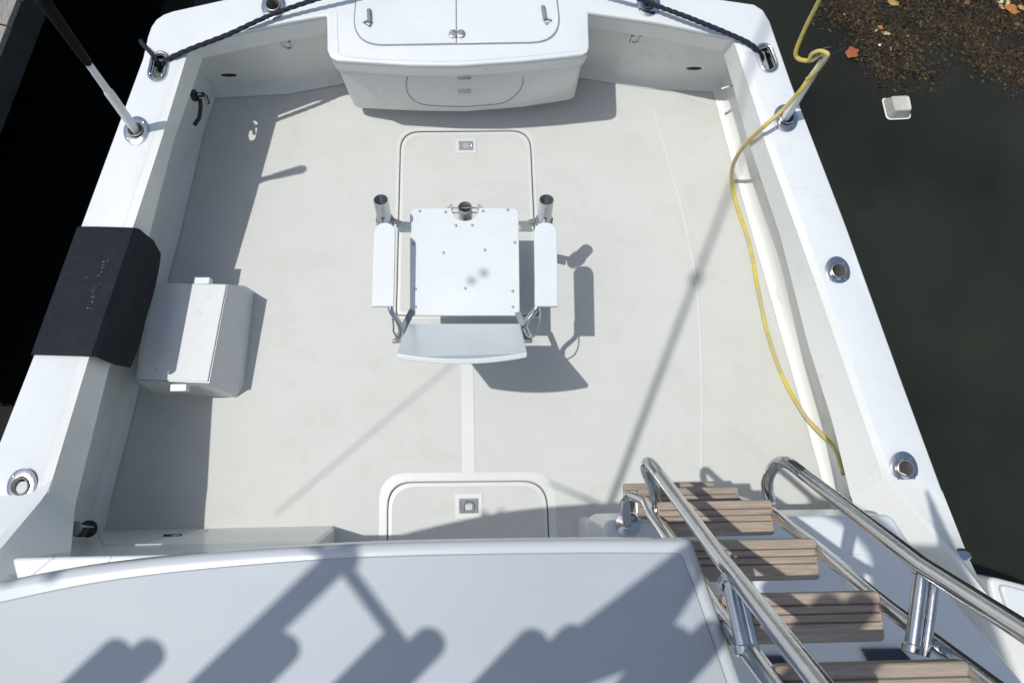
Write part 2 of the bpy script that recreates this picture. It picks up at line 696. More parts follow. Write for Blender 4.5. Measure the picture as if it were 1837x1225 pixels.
top_l = low(SL([(337.0, 88.0), (319.7, 145.0), (302.3, 202.0), (285.0, 259.0), (268.7, 309.3), (252.3, 359.7), (236.0, 410.0), (210.0, 486.7), (184.0, 563.3), (158.0, 640.0), (133.3, 721.7), (108.7, 803.3), (84, 885)]))
top_al = low(SL([(586, 28), (516, 40), (416, 60), (337, 88)]))
top_ar = low(SL([(1316, 68), (1304, 66), (1180, 41), (1055, 23)]))
top_r = low(SL([(1587.0, 858.0), (1575.7, 825.3), (1564.3, 792.7), (1553.0, 760.0), (1523.3, 675.0), (1493.7, 590.0), (1464.0, 505.0), (1433.3, 420.0), (1402.7, 335.0), (1372.0, 250.0), (1369.7, 239.0), (1367.3, 228.0), (1365.0, 217.0), (1348.7, 167.3), (1332.3, 117.7), (1316, 68)]))
base_l = AL([(372, 163), (346, 240), (306, 411), (240, 655), (209, 780), (174, 911), (160, 990)], 0)
base_r = AL([(1535, 1000), (1500, 880), (1461, 740), (1375, 441), (1330, 285), (1308, 205), (1294, 152)], 0)
N = 40


def dz(ln, z):
    return [Vector((p.x, p.y, z)) for p in ln]


edge_l = SL([(330, 91), (273, 259), (223, 410), (197, 487), (171, 563), (145, 640), (121, 718), (97, 796), (73, 874)])
edge_r = SL([(1596, 850), (1580, 806), (1563, 760), (1533, 675), (1504, 590), (1474, 505), (1443, 420), (1412, 335), (1382, 250), (1375, 217), (1324, 72)])


def side_wall(name, lip, top, base, inward, edge=None):
    nin = inward.normalized() * .0015
    lip, top, base = resample(lip, N), [p + nin for p in resample(top, N)], resample(base, N)
    inn = [b + inward for b in base]
    if edge:
        edge = resample(edge, N)
        top = [p + UP * .016 for p in top]
        head = [[p - nin * 8 + UP * -.012 for p in edge], [p - nin * 3 + UP * -.0005 for p in edge], [p.lerp(q, .75) + UP * -.0005 for p, q in zip(edge, top)]]
        mid = [t.lerp(l, .12) - UP * .004 for t, l in zip(top, lip)]
    else:
        head, mid = [], [t.lerp(l, .5) - UP * .004 for t, l in zip(top, lip)]
    loft('coaming_lip', head + [top, mid, lip, [l + UP * .004 - inward.normalized() * .014 for l in lip], [t.lerp(l, .25) - inward.normalized() * .03 for t, l in zip(top, lip)]], GEL_IN, BOAT)
    rows = [[Vector((p.x, p.y, sheer(p.y) - .03)) + nin * 13 for p in base], dz(base, .30), dz(base, .10)]
    for k in range(5):
        a = math.pi / 2 * k / 4
        rows.append([Vector((b.x + (i.x - b.x) * (1 - math.cos(a)), b.y + (i.y - b.y) * (1 - math.cos(a)), .004 + .06 * (1 - math.sin(a)))) for b, i in zip(base, inn)])
    loft(name, rows, GEL_IN, BOAT, angle=60)


side_wall('cockpit_wall', lip_l, top_l, base_l, Vector((.06, 0, 0)), edge_l)
side_wall('cockpit_wall', lip_r, top_r, base_r, Vector((-.06, 0, 0)), edge_r)
aft_base_l = [Vector((p.x, p.y + .06, 0)) for p in lip_al[:2]] + [base_l[0]]
aft_base_r = [base_r[-1]] + [Vector((p.x, p.y + .06, 0)) for p in lip_ar[1:]]
side_wall('aft_wall', lip_al, top_al, aft_base_l, Vector((0, -.05, 0)))
side_wall('aft_wall', lip_ar, top_ar, aft_base_r, Vector((0, -.05, 0)))

# hull skin and transom
ho = [p + Vector((-.0015 if p.x < .05 else .0015, 0, 0)) for p in low(SL(outer), .017)]
cx = 0.05
loft('hull_side', [ho, [p + UP * -.10 + Vector((.002 if p.x < cx else -.002, 0, 0)) for p in ho],
                   [Vector((cx + (p.x - cx) * .94, p.y - .03 if p.y > 1.9 else p.y, ZW - .3)) for p in ho]], GEL, BOAT)
rub = [p + Vector((.004 if p.x < cx else -.004, -.004 if p.y > 1.9 else 0, -.16)) for p in ho]
tube('rub_rail', rub, .012, POLE, BOAT, seg=8)

# moulded step line on the boards and round the transom box rim
tube('moulding_bead', spline(AL([(604, 22), (606, 84), (620, 101), (731, 108), (821, 109), (937, 101), (1038, 90), (1180, 48), (1298, 74)][:7], ZC + .0005), 6), .0045, GEL, BOAT, seg=8, flat=.5)

# coaming sweeping up to the cabin side, both sides
o_l = [S(-30, 870, -.004), S(-46, 905), A(-140, 1060, 1.0), A(-300, 1300, 1.15)]
e_l = [S(76, 860, -.004), S(72, 876), A(-12, 976, .97), A(-130, 1110, 1.12)]
i_l = [S(92, 862, -.004), S(84, 885, -.002), A(0, 985, .97), A(-120, 1120, 1.12)]
f_l = [S(136, 900, -.15), S(135, 905, -.15), A(127, 990, .72), A(90, 1190, .75)]
loft('cabin_side', [resample(q, 16) for q in (o_l, e_l, i_l, f_l)], GEL, BOAT, angle=25)
o_r = [S(1690, 880, -.004), S(1700, 905), A(1743, 1014, .92), A(1777, 1075, .98), A(1990, 1330, 1.1)]
e_r = [S(1592, 836, -.004), S(1600, 858), A(1710, 988, .97), A(1772, 1068, 1.05), A(1980, 1305, 1.2)]
i_r = [S(1580, 840, -.004), S(1587, 858, -.002), A(1700, 990, .97), A(1765, 1072, 1.05), A(1970, 1300, 1.2)]
f_r = [S(1524, 880, -.15), S(1526, 890, -.15), A(1560, 985, .72), A(1610, 1090, .75), A(1680, 1300, .8)]
loft('cabin_side', [resample(q, 16) for q in (o_r, e_r, i_r, f_r)], GEL_IN, BOAT, angle=25)
# small chrome chock where the board meets the cabin side
ck = lathe('chock', [(0, .02), (.03, .018), (.042, .006), (.044, 0)], A(1722, 995, .93), CHROME, BOAT, seg=16, sx=1.1, sy=.6)

# cockpit sole with two hatch openings
sole_pts = [p + Vector((-.1, 0, 0)) for p in base_l] + [Vector((-1.6, -.9, 0)), Vector((2.1, -.9, 0))] + [p + Vector((.1, 0, 0)) for p in base_r] + [Vector((1.35, 2.32, 0)), Vector((-1.35, 2.32, 0))]
sole = prism('cockpit_sole', sole_pts, .05, DECK, BOAT)
hA = rounded(AL([(711, 566), (719, 237), (951, 235), (966, 566)], 0), [.02, .11, .11, .02], 8)
hB = rounded(AL([(694, 1160), (696, 865), (980, 862), (993, 1160)], 0), [.02, .13, .13, .02], 8)


def grow(poly, d):
    c = sum((Vector(p) for p in poly), Vector()) / len(poly)
    xs = [p.x for p in poly]
    ys = [p.y for p in poly]
    w, h = max(xs) - min(xs), max(ys) - min(ys)
    return [Vector((c.x + (p.x - c.x) * (1 + 2 * d / w), c.y + (p.y - c.y) * (1 + 2 * d / h), p.z)) for p in poly]


bake(sole, [from_bm('cutter', prism_bm([p + UP * .05 for p in grow(h, .0026)], .2), None) for h in (hA, hB)])
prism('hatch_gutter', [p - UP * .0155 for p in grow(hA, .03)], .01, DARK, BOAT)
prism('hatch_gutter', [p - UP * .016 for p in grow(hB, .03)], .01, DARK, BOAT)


def ring(name, poly, w, z, material, parent, open_from=None):
    a = [p + UP * z for p in grow(poly, .006)]
    b = [p + UP * z for p in grow(poly, w)]
    return loft(name, [a, b], material, parent, closed=True)


def hatch(poly, latch_px, lw, lh, big):
    h = prism('deck_hatch', [p + UP * .002 for p in grow(poly, -.0026)], .016, DECK, BOAT, bevel=.004, seg=2)
    c = A(*latch_px, .0025)
    ins = [p + UP * .0062 for p in grow(poly, -.035)]
    ins2 = [p + UP * .0022 for p in grow(poly, -.006)]
    loft('smooth_border', [ins2, [p + UP * .0028 for p in grow(poly, -.012)], [p + UP * .0028 for p in grow(poly, -.022)]], SMOOTH, h, closed=True)
    box('latch_seat', c + UP * .001, lw * 1.45, lh * 1.7, .004, SMOOTH, h, bevel=.0015)
    pl = box('latch', c + UP * .004, lw, lh, .005, DULL if not big else CHROME, h, bevel=.002)
    if big:
        tube('lift_ring', [c + Vector((x, y, .009)) for x, y in [(-.026, -.022), (-.028, .0), (-.020, .018), (0, .024), (.020, .018), (.028, 0), (.026, -.022)]], .0045, CHROME, h, seg=8)
        box('latch_recess', c + Vector((0, -.006, .0067)), .034, .028, .002, DULL, h, bevel=0)
        for sx in (-1, 1):
            for sy in (-1, 1):
                lathe('screw', [(0, .0105), (.004, .009), (.005, .006)], c + Vector((sx * lw * .42, sy * lh * .40, 0)), DULL, h, seg=8)
    else:
        box('latch_recess', c + Vector((0, 0, .0067)), lw * .42, lh * .5, .002, BRUSHED, h, bevel=0)
        for sx in (-1, 1):
            lathe('screw', [(0, .0105), (.004, .009), (.005, .006)], c + Vector((sx * lw * .40, 0, 0)), CHROME, h, seg=8)
    return h


hatch(hA, (836, 262), .080, .052, False)
hatch(hB, (841, 907), .098, .074, True)
ring('smooth_border', hA, .020, .002, SMOOTH, BOAT)
ring('smooth_border', hB, .045, .002, SMOOTH, BOAT)
st = AL([(826, 590), (848, 590), (852, 849), (829, 849)], .0025)
bm = bmesh.new()
bm.faces.new([bm.verts.new(p) for p in st])
from_bm('smooth_strip', bm, SMOOTH, BOAT)
bright_line = spline(AL([(1172, 197), (1192, 262), (1216, 345), (1240, 450), (1254, 560), (1259, 700), (1259, 840)], .0025), 6)
tube('deck_bright_line', bright_line, .0055, SMOOTH, BOAT, seg=8, flat=.5)  # pale bead painting in a bright line of light reflected on the deck
bright_line2 = spline(AL([(1148, 152), (1200, 163), (1300, 197)], .0025), 6)
tube('deck_bright_line', bright_line2, .005, SMOOTH, BOAT, seg=8, flat=.5)  # pale bead painting in the bright line along the aft fillet

# transom box: skirt, tapered body, plinth, lids and front door
rim = AL([(1055, 23), (1057, 84), (1055, 93), (1044, 99), (937, 110), (821, 118), (731, 117), (605, 109), (592, 103), (587, 90), (586, 28)], ZC)
rc_ = Vector((.02, 2.2, 0))
rim = [Vector((p.x + (rc_.x - p.x) * -.003, p.y + (rc_.y - p.y) * -.003, ZC - .022)) for p in rim]
sk = AL([(1048, 50), (1048, 108), (1046, 115), (1038, 121), (937, 130), (821, 138), (731, 136), (612, 130), (604, 125), (600, 112), (597, 52)], .5)
bt = [A(1046, 60, .49)] + AL([(1044, 112), (1042, 118), (1034, 124), (937, 133), (834, 141), (731, 139), (617, 133), (609, 128), (605, 115)], .49) + [A(600, 62, .49)]
bb = [Vector((.60, 2.25, .1))] + AL([(1032, 168), (1030, 174), (1022, 179), (937, 192), (834, 200), (752, 199), (645, 194), (636, 190), (632, 182)], .1) + [Vector((-.62, 2.25, .1))]
bm = bmesh.new()
rows = [[bm.verts.new(p) for p in ln] for ln in (rim, [a.lerp(b, .5) - UP * .005 for a, b in zip(rim, sk)], sk, bt, bb)]
for a, b in zip(rows, rows[1:]):
    for i in range(len(a) - 1):
        bm.faces.new((a[i], a[i + 1], b[i + 1], b[i]))
bm.faces.new(rows[-1])
TB = from_bm('transom_box', bm, GEL_IN, BOAT, angle=30)
pl = [Vector((p.x * .9, p.y + .10, .1)) for p in bb]
prism('plinth', pl, .1, GEL_IN, TB)


def fz(y):
    return .49 - .39 * (y - 138) / 60


bpy.context.view_layer.update()


def on_face(x, y, off=.004):
    o = Vector(CAM)
    d = Vector(ROT @ _ray(x, y)).normalized()
    hit, loc, nor, _ = TB.ray_cast(o, d)
    if not hit:
        return A(x, y, fz(y))
    return loc - d * off


door = resample([on_face(p.x, p.y, .001) for p in spline([Vector((q[0], q[1], 0)) for q in [(731, 139), (729, 152), (731, 166), (742, 180), (762, 188), (800, 191), (834, 191.5), (870, 189), (905, 184), (928, 168), (938, 150), (938, 138)]], 6)], 90)
tube('locker_door', door, .0032, GASKET, TB, seg=8)
bm = bmesh.new()
fr = frame(Vector((0, -1, .35)), (1, 0, 0))
box('door_latch', on_face(833, 163), .066, .036, .008, BRUSHED, TB, rot=fr, bevel=.002)
box('door_pull', on_face(833, 142), .066, .010, .006, BRUSHED, TB, rot=fr, bevel=.002)

lid_out = rounded(AL([(640, -26), (637, 30), (648, 58), (680, 81), (760, 80), (820, 78), (900, 77.5), (950, 76), (988, 60), (1002, 27), (996, -26)], ZC + .004), .05, 4)
lid_out = rounded(AL([(643, -30), (632, 82), (1008, 76), (994, -30)], ZC), [.03, .17, .17, .03], 9)
prism('lid_gutter', [p + UP * .0015 for p in grow(lid_out, .006)], .003, DULL, TB)
midx = .5 * (A(818, 0, ZC).x + A(820, 78, ZC).x)


def clip_half(poly, left):
    out = []
    n = len(poly)
    g = .0022
    lim = midx - g if left else midx + g
    ins = (lambda p: p.x <= lim) if left else (lambda p: p.x >= lim)
    for i in range(n):
        a, b = poly[i], poly[(i + 1) % n]
        if ins(a):
            out.append(a)
        if ins(a) != ins(b):
            f = (lim - a.x) / (b.x - a.x)
            out.append(a.lerp(b, f))
    return out


lids = []
for left in (True, False):
    lids.append(prism('bait_lid', [p + UP * .006 for p in clip_half(grow(lid_out, 0), left)], .006, GEL, TB, bevel=.003, seg=2))


def strut(p, q, lid):
    a, b = A(*p, ZC + .012), A(*q, ZC + .012)
    tube('lid_handle', [a, a.lerp(b, .5), b], .010, DULL, lid, seg=10)


def lid_handle(p, q, side):
    a, b = A(*p, ZC + .014), A(*q, ZC + .014)
    bm = tube_bm([a, b], .0105, 10)
    d = (b - a).normalized()
    s = Vector((side, 0, 0))
    tube_bm([b - d * .012, b + s * .03 + d * .002, b + d * .022 + s * .002, b - d * .004 - s * .010], .004, 8, bm)
    from_bm('lid_handle', bm, DULL, TB)


lid_handle((662, 18), (663, 40), -1)
lid_handle((974, 12), (978, 36), 1)
c = A(820, 62, ZC + .006)
bm = lathe_bm([(.022, 0), (.021, .006), (.012, .009), (0, .009)], c + Vector((-.018, 0, 0)), seg=18)
lathe_bm([(.022, 0), (.021, .006), (.012, .009), (0, .009)], c + Vector((.018, 0, 0)), seg=18, bm=bm)
LL = from_bm('lid_latch', bm, DULL, TB)
for s in (-1, 1):
    for q in (-1, 1):
        lathe('screw', [(0, .012), (.004, .0105), (.005, .008)], c + Vector((s * .024, q * .010, 0)), CHROME, TB, seg=8)

# scuppers and fittings on the aft walls
def wall_plate(name, px, z, w, h, material, parent=BOAT, yoff=-.012):
    p = A(*px, z)
    bm = lathe_bm([(1, 0), (.92, .35), (.55, .1), (0, -.1)], (0, 0, 0), seg=24)
    R = frame((0, -1, .25), (1, 0, 0))
    for v in bm.verts:
        v.co = p + R @ Vector((v.co.x * w / 2, v.co.y * h / 2, v.co.z * .012))
    return from_bm(name, bm, material, parent)


wall_plate('scupper_vent', (411, 135), .26, .085, .020, BLACKR)
wall_plate('scupper_vent', (1245, 123), .26, .085, .020, BLACKR)
for px in ((514, 79), (1140, 69)):
    p = A(*px, .44)
    bm = tube_bm([p + Vector((x, -.006, z)) for x, z in ((-.022, .03), (-.022, -.02), (0, -.034), (.022, -.02), (.022, .03))], .007, 8)
    from_bm('wall_hasp', bm, BRUSHED, BOAT)

# pull cleat with a strap on the left wall
p = A(347, 172, .36)
bm = lathe_bm([(.030, 0), (.030, .012), (.014, .018), (.012, .05), (0, .052)], p, axis=(1, 0, .2), seg=16)
tube_bm([p + Vector(q) for q in ((.04, .015, .0), (.06, .0, -.01), (.07, -.035, -.02))], .009, 8, bm)
tube_bm([p + Vector(q) for q in ((.03, -.01, -.01), (.028, -.05, -.03), (.012, -.09, -.06), (-.02, -.12, -.08))], .011, 8, bm)
from_bm('wall_cleat', bm, BLACKR, BOAT)
p = A(1312, 156, .30)
bm = tube_bm([p + Vector((.03, 0, .01)), p + Vector((-.02, 0, 0)), p + Vector((-.05, -.006, -.01))], .008, 8)
from_bm('wall_cleat', bm, BRUSHED, BOAT)

# forward console and step
def raycast(ob, x, y, off=.002):
    o = Vector(CAM)
    d = Vector(ROT @ _ray(x, y)).normalized()
    hit, loc, nor, _ = ob.ray_cast(o, d)
    if not hit:
        return A(x, y, .3)
    if nor.dot(d) > 0:
        nor = -nor
    return loc + nor * off


def cface(px, z):
    b = A(px, np.interp(px, [0, 375, 598], [952, 947, 943]), 0)
    return Vector((b.x, -.244 - .105 * z, z))


cf = [[cface(px, z) for px in (-20, 100, 250, 375, 500, 585, 597)] for z in (0, .02, .5, .9, .93)]
for r in cf:
    r.append(r[-1] + Vector((.012, -.014, 0)))
    r.append(r[-1] + Vector((.0, -.5, 0)))
CON = loft('tackle_console', cf, GEL_IN, BOAT, angle=30)
bpy.context.view_layer.update()
ln = [raycast(CON, *q) for q in ((176, 955), (186, 978), (235, 978), (287, 977), (330, 964), (373, 951))]
tube('console_lid', resample(ln, 24), .0042, SMOOTH, CON, seg=8)
lpb = raycast(CON, 310, 961, .003)
box('lid_pull', lpb, .085, .012, .022, BLACKR, CON, rot=frame((0, .1, 1), (1, 0, 0)), bevel=.005)
step = rounded(AL([(20, 1001), (300, 995), (522, 992.5), (506, 1330), (40, 1330), (29, 1036)], .95), [.02, 0, .02, 0, 0, 0], 4)
STP = prism('console_top', step, .04, GEL, CON, bevel=.01)
for a, b in (((95, 1000), (56, 1032)), ((198, 998), (192, 1014))):
    tube('step_seam', [A(*a, .95), A(*b, .95)], .0035, DULL, CON, seg=6, flat=.5)
# dark hose fitting with a chrome lever on the console
p = A(160, 948, .26)
bm = lathe_bm([(.040, 0), (.040, .01), (.020, .018), (.018, .06)], p, seg=18)
lathe_bm([(0, -.022), (.030, -.020), (.040, 0), (.030, .020), (0, .022)], p + UP * .085, axis=(.5, 1, .2), seg=18, bm=bm)
FIT = from_bm('washdown_fitting', bm, BLACKR, CON)
tube('lever', [p + Vector((.035, .01, .035)), p + Vector((.038, .015, .10)), p + Vector((.03, .02, .13))], .006, CHROME, FIT, seg=8)
lathe('fitting_cap', [(.032, -.01), (.034, .006), (.02, .014), (0, .014)], p + Vector((0, .01, .125)), DULL, FIT, axis=(.2, .4, 1), seg=14)

# counter that carries the ladder
ctr = rounded(AL([(1082, 933), (1240, 928), (1600, 923), (1628, 966), (1705, 1065), (1900, 1300), (1100, 1300)], 1.15), [.04, 0, .03, 0, 0, 0, 0], 5)
CTR = prism('ladder_counter', ctr, .45, GEL, BOAT, bevel=.016, seg=4)
prism('counter_base', [p + Vector((-.02 if p.x > 1.4 else .03, -.05, -.452)) for p in ctr], .7, GEL_IN, CTR)
prism('counter_lid', rounded(AL([(1502, 995), (1553, 993), (1566, 1050), (1556, 1085), (1520, 1060)], 1.158), [.02, .02, .01, .01, .01]), .008, GEL, CTR, bevel=.003, seg=2)
dk = AL([(1385, 1160), (1650, 1160), (1690, 1200), (1400, 1200)], 1.158)
prism('companion_hatch', AL([(1548, 1164), (1618, 1163), (1648, 1196), (1565, 1197)], 1.175), .024, TINT, CTR, bevel=.006)
prism('companion_hatch', AL([(1366, 1176), (1404, 1176), (1426, 1206), (1372, 1206)], 1.175), .024, TINT, CTR, bevel=.006)
prism('side_ledge', rounded(AL([(1616, 962), (1652, 958), (1672, 985), (1640, 992)], .74), .02), .05, GEL_IN, BOAT, bevel=.006)

# cabin bulkhead under the flybridge overhang
bm = box_bm((0.05, -.95, 1.1), 3.6, .05, 2.5)
from_bm('cabin_bulkhead', bm, GEL_IN, BOAT)

# flybridge overhang
pe = spline(AL([(-900, 1290), (-420, 1140), (0, 1043), (260, 1003), (620, 976.5), (1000, 968), (1243, 968)], 2.4), 8)
pan = rounded(pe + AL([(1276, 1060), (1334, 1225), (1400, 1420), (-900, 1420)], 2.4), [.03 if k == len(pe) - 1 else 0 for k in range(len(pe) + 4)], 6)
PAN = prism('flybridge_deck', pan, .075, FLYRIM, BOAT, bevel=.024, seg=6)
pi_ = spline(AL([(-900, 1335), (-420, 1182), (0, 1079), (260, 1031), (620, 1000), (1000, 991), (1222, 991)], 2.403), 8)
pin = rounded(pi_ + AL([(1250, 1062), (1306, 1225), (1370, 1420), (-900, 1420)], 2.403), [.03 if k == len(pi_) - 1 else 0 for k in range(len(pi_) + 4)], 6)
prism('nonskid_panel', pin, .01, FLY, PAN, bevel=.003, seg=2)

# ------------------------------------------------------------------ hardtop frame above the camera: it only shows by its shadows
ZH = 4.25


def cast(px, zs, z):
    return shadow_to(A(*px, zs), z)


launch = tag(empty('rocket_launcher', cast((620, 1200), 2.4, ZH)), None, None)
launch.parent = BOAT
launch.matrix_parent_inverse = BOAT.matrix_world.inverted()
for px in [(212, 1172), (270, 1172), (452, 1158), (512, 1162), (703, 1162), (772, 1152), (958, 1154), (1030, 1146), (1216, 1148), (1278, 1138), (1494, 1100), (1556, 1098)]:
    t = cast(px, 2.4, ZH)
    ax = Vector((0, .36, 1)).normalized()
    from_bm('rod_tube', tube_bm([t + ax * .0, t - ax * .40], .031, 16), BRUSHED, launch)
for k in range(10):
    pass
bar_a, bar_b = cast((60, 1330), 2.4, ZH - .18), cast((1420, 1290), 2.4, ZH - .18)
tube('launcher_rail', [bar_a, bar_b], .022, BRUSHED, launch, seg=12)
# outrigger: base node, two legs, and the long pole going aft
node = cast((610, 1002), 2.4, 4.6)
og = tag(lathe('outrigger', [(0, -.04), (.026, -.03), (.030, .03), (0, .04)], node, BRUSHED, BOAT, seg=14))
tube('outrigger_leg', [node, cast((380, 1222), 2.4, 4.25)], .027, BRUSHED, og)
tube('outrigger_leg', [node, cast((735, 1172), 2.4, 4.25)], .014, BRUSHED, og)
pend = cast((1400, 105), 0, 8.5)
tube('outrigger_pole', [node, pend], [.017, .012], BRUSHED, og)
kn = node.lerp(pend, .48)
lathe('pole_collar', [(.020, -.05), (.032, -.04), (.032, .04), (.020, .05)], kn, BRUSHED, og, axis=(pend - node), seg=12)
tube('outrigger_stay', [node, cast((985, 866), 0, 4.9)], [.012, .006], BRUSHED, og)
an = cast((815, 650), 0, 5.0), cast((495, 922), 0, 4.5)
tube('whip_antenna', list(an), .0042, POLE, og)
# added strut and unseen hardtop corner, outlines cut to the shade they throw
br = [cast(p, 2.4, 4.3) for p in ((1262, 958), (1262, 1040), (1168, 1186), (900, 1290), (880, 1250))]
prism('shade_strut', br, .03, GEL, BOAT)
hd = rounded([cast(p, 1.15, 4.7) for p in ((1478, 920), (1523, 944), (1553, 973), (1573, 1003), (1570, 1056), (1480, 1112), (1300, 1135), (1300, 1330), (1880, 1330), (1800, 1130), (1750, 1020), (1738, 985), (1648, 990), (1618, 962), (1590, 935), (1560, 915), (1500, 905))], .03, 3)
prism('unseen_hardtop_corner', hd, .05, GEL, BOAT)
for a, b in (((846, 504), (868, 490)), ((870, 922), (899, 920))):
    for q, zs in ((a, .5 if a[1] < 600 else 0), (b, .5 if a[1] < 600 else 0)):
        lathe('shadow_bead', [(0, -.02), (.015, -.014), (.02, 0), (.015, .014), (0, .02)], cast(q, zs, 4.9), BRUSHED, og, seg=10)  # small spheres added out of view for two pairs of soft shadow spots
# unseen pole added for its soft shadow on the right board near the cabin
tube('shadow_pole', [cast((1664, 880), .88, 3.4), cast((1700, 985), .94, 3.2)], [.006, .035], BRUSHED, BOAT)

# ------------------------------------------------------------------ fighting chair
CH = tag(empty('fighting_chair', (.0, 1.0, 0)), 'white fishing fighting chair with armrests and rod holders in the middle of the deck', 'chair')
zs_ = .5
seat_o = rounded(AL([(735.5, 373.5), (812, 373.5)], zs_), 0)
cen = A(834.5, 373, zs_)
rn = .066
notch = [cen + Vector((-rn * math.cos(a), -rn * .98 * math.sin(a), 0)) for a in [math.pi * k / 14 for k in range(15)]]
tl, tr_, brr, bl = AL([(735.5, 373.5), (930.5, 373), (932.5, 566), (735.5, 566)], zs_)
rc = rounded([bl, tl, tr_, brr], [.008, .035, .035, .014], 6)
k0 = next(i for i in range(len(rc)) if rc[i].x < cen.x and rc[i].y > cen.y - .02 and rc[(i + 1) % len(rc)].x > cen.x)
seat_poly = rc[:k0 + 1] + [Vector((p.x, p.y, zs_)) for p in notch] + rc[k0 + 1:]
SEAT = prism('seat', seat_poly, .02, STAR, CH, bevel=.003, seg=2)
for x, y in [(407, 181), (549, 185), (755, 180), (891, 174), (606, 260), (696, 258), (930, 353), (765, 394), (538, 409), (657, 604), (918, 619), (919, 706), (372, 360), (384, 608), (384, 706)]:
    lathe('screw', [(0, .0045), (.0045, .0035), (.007, .0005)], A(x / 3.062 + 620, y / 3.062 + 320, zs_), DULL, SEAT, seg=10)
# gimbal
g = A(834, 372, .515)
gx = Vector((0, .28, 1)).normalized()
GM = lathe('gimbal', [(.030, -.13), (.0335, -.13), (.034, .0), (.030, .004), (.0285, -.004), (.028, -.12), (.008, -.122)], g, BRUSHED, CH, axis=gx, seg=28)
box('cross_pin', g - gx * .10, .008, .05, .006, DULL, GM, bevel=0)
for dy in (-.012, .012):
    tube('gimbal_axle', [g + Vector((-.066, dy - .004, -.03)), g + Vector((.066, dy - .004, -.03))], .0035, DULL, GM, seg=8)
for s in (-1, 1):
    bm = prism_bm([g + Vector((s * .062, .0, -.02)), g + Vector((s * .062, .028, -.02)), g + Vector((s * .100, -.002, -.02))], .03)
    from_bm('gimbal_ear', bm, DULL, GM)
# arms
za = .7
for s, pts in ((-1, [(666.5, 549.5), (671, 412), (681, 400), (698, 399), (709, 409), (706, 549.5)]), (1, [(960, 549.5), (958, 410), (968, 399.5), (988, 399), (999, 411), (1000.5, 549.5)])):
    ar = prism('armrest', rounded(AL(pts, za), [.003, .02, .03, .03, .02, .003], 5), .022, STAR, CH, bevel=.003, seg=2)
    rt = A(683 if s < 0 else 980.5, 358.5, .735)
    rb = A(694 if s < 0 else 974, 414, .535)
    ax = (rt - rb).normalized()
    L = (rt - rb).length
    # tube with a slot cut in its lower half
    bm = bmesh.new()
    R = frame(ax, (1, 0, 0))
    seg, rows = 28, []
    hs = [0, .012, L * .62, L * .64, L - .004, L]
    outr = [[bm.verts.new(rb + R @ Vector((.033 * math.cos(2 * math.pi * k / seg), .033 * math.sin(2 * math.pi * k / seg), h))) for k in range(seg)] for h in hs]
    innr = [[bm.verts.new(rb + R @ Vector((.0295 * math.cos(2 * math.pi * k / seg), .0295 * math.sin(2 * math.pi * k / seg), h))) for k in range(seg)] for h in hs]
    slot = {20, 21, 6, 7}
    for i in range(len(hs) - 1):
        for k in range(seg):
            if k in slot and i in (1,):
                continue
            j = (k + 1) % seg
            bm.faces.new((outr[i][k], outr[i][j], outr[i + 1][j], outr[i + 1][k]))
            bm.faces.new((innr[i][j], innr[i][k], innr[i + 1][k], innr[i + 1][j]))
    for k in range(seg):
        j = (k + 1) % seg
        bm.faces.new((outr[-1][k], outr[-1][j], innr[-1][j], innr[-1][k]))
        bm.faces.new((outr[0][j], outr[0][k], innr[0][k], innr[0][j]))
    rh = from_bm('rod_holder', bm, BRUSHED, CH, flip=False)
    tube('cross_pin', [rb + ax * .02 + Vector((-.03, 0, 0)), rb + ax * .02 + Vector((.03, 0, 0))], .004, DULL, rh, seg=6)
    # bracket to the seat and the collar
    b0, b1 = (A(712, 407, .56), A(740, 408, .49)) if s < 0 else (A(957, 406, .56), A(928, 406, .49))
    d = (b1 - b0)
    Rb = frame(d.cross(Vector((0, 1, 0))), d)
    box('arm_bracket', (b0 + b1) / 2, d.length, .052, .007, CHROME if s > 0 else BRUSHED, CH, rot=Rb, bevel=.002)
    lathe('bracket_collar', [(.040, -.018), (.041, .018), (.034, .02), (.034, -.02)], rb.lerp(rt, .30), DULL, CH, axis=ax, seg=24)
    tube('bracket_knob', [rb.lerp(rt, .34) + Vector((-s * .036, 0, 0)), A(718, 401, .58) if s < 0 else A(950, 399, .58)], .013, DULL, CH, seg=10)
    # rear arm tube curving to the backrest hinge, and the flat hinge bar
    if s < 0:
        pp = [(700, 520, .675), (700, 548, .675), (704, 562, .665), (714, 576, .64), (719, 590, .61), (718, 602, .57), (714, 612, .53)]
        hb = [(740, 556, .50), (712, 612, .53)]
        rod = [(703, 556, .672), (706, 586, .63), (706, 594, .61), (713, 607, .57)]
    else:
        pp = [(963, 520, .675), (963, 548, .675), (957, 560, .665), (946, 574, .64), (942, 586, .61), (947, 598, .57), (950, 606, .53)]
        hb = [(929, 560, .50), (947, 612, .53)]
        rod = [(969, 550, .675), (969, 575, .66), (964, 595, .63), (954, 606, .60), (945, 609, .58)]
    tube('arm_tube', spline(AL(pp), 6), .0125, CHROME, CH, seg=12)
    tube('recline_cable', spline(AL(rod), 6), .004, DULL, CH, seg=8)
    a, b = AL(hb)
    d = b - a
    bar = box('hinge_bar', (a + b) / 2, d.length, .030, .012, DULL, CH, rot=frame(d.cross(Vector((0, 0, 1))).cross(d), d), bevel=.003)
    tube('hinge_bolt', [b + Vector((-.02, 0, 0)), b + Vector((.02, 0, 0))], .010, CHROME, CH, seg=10)
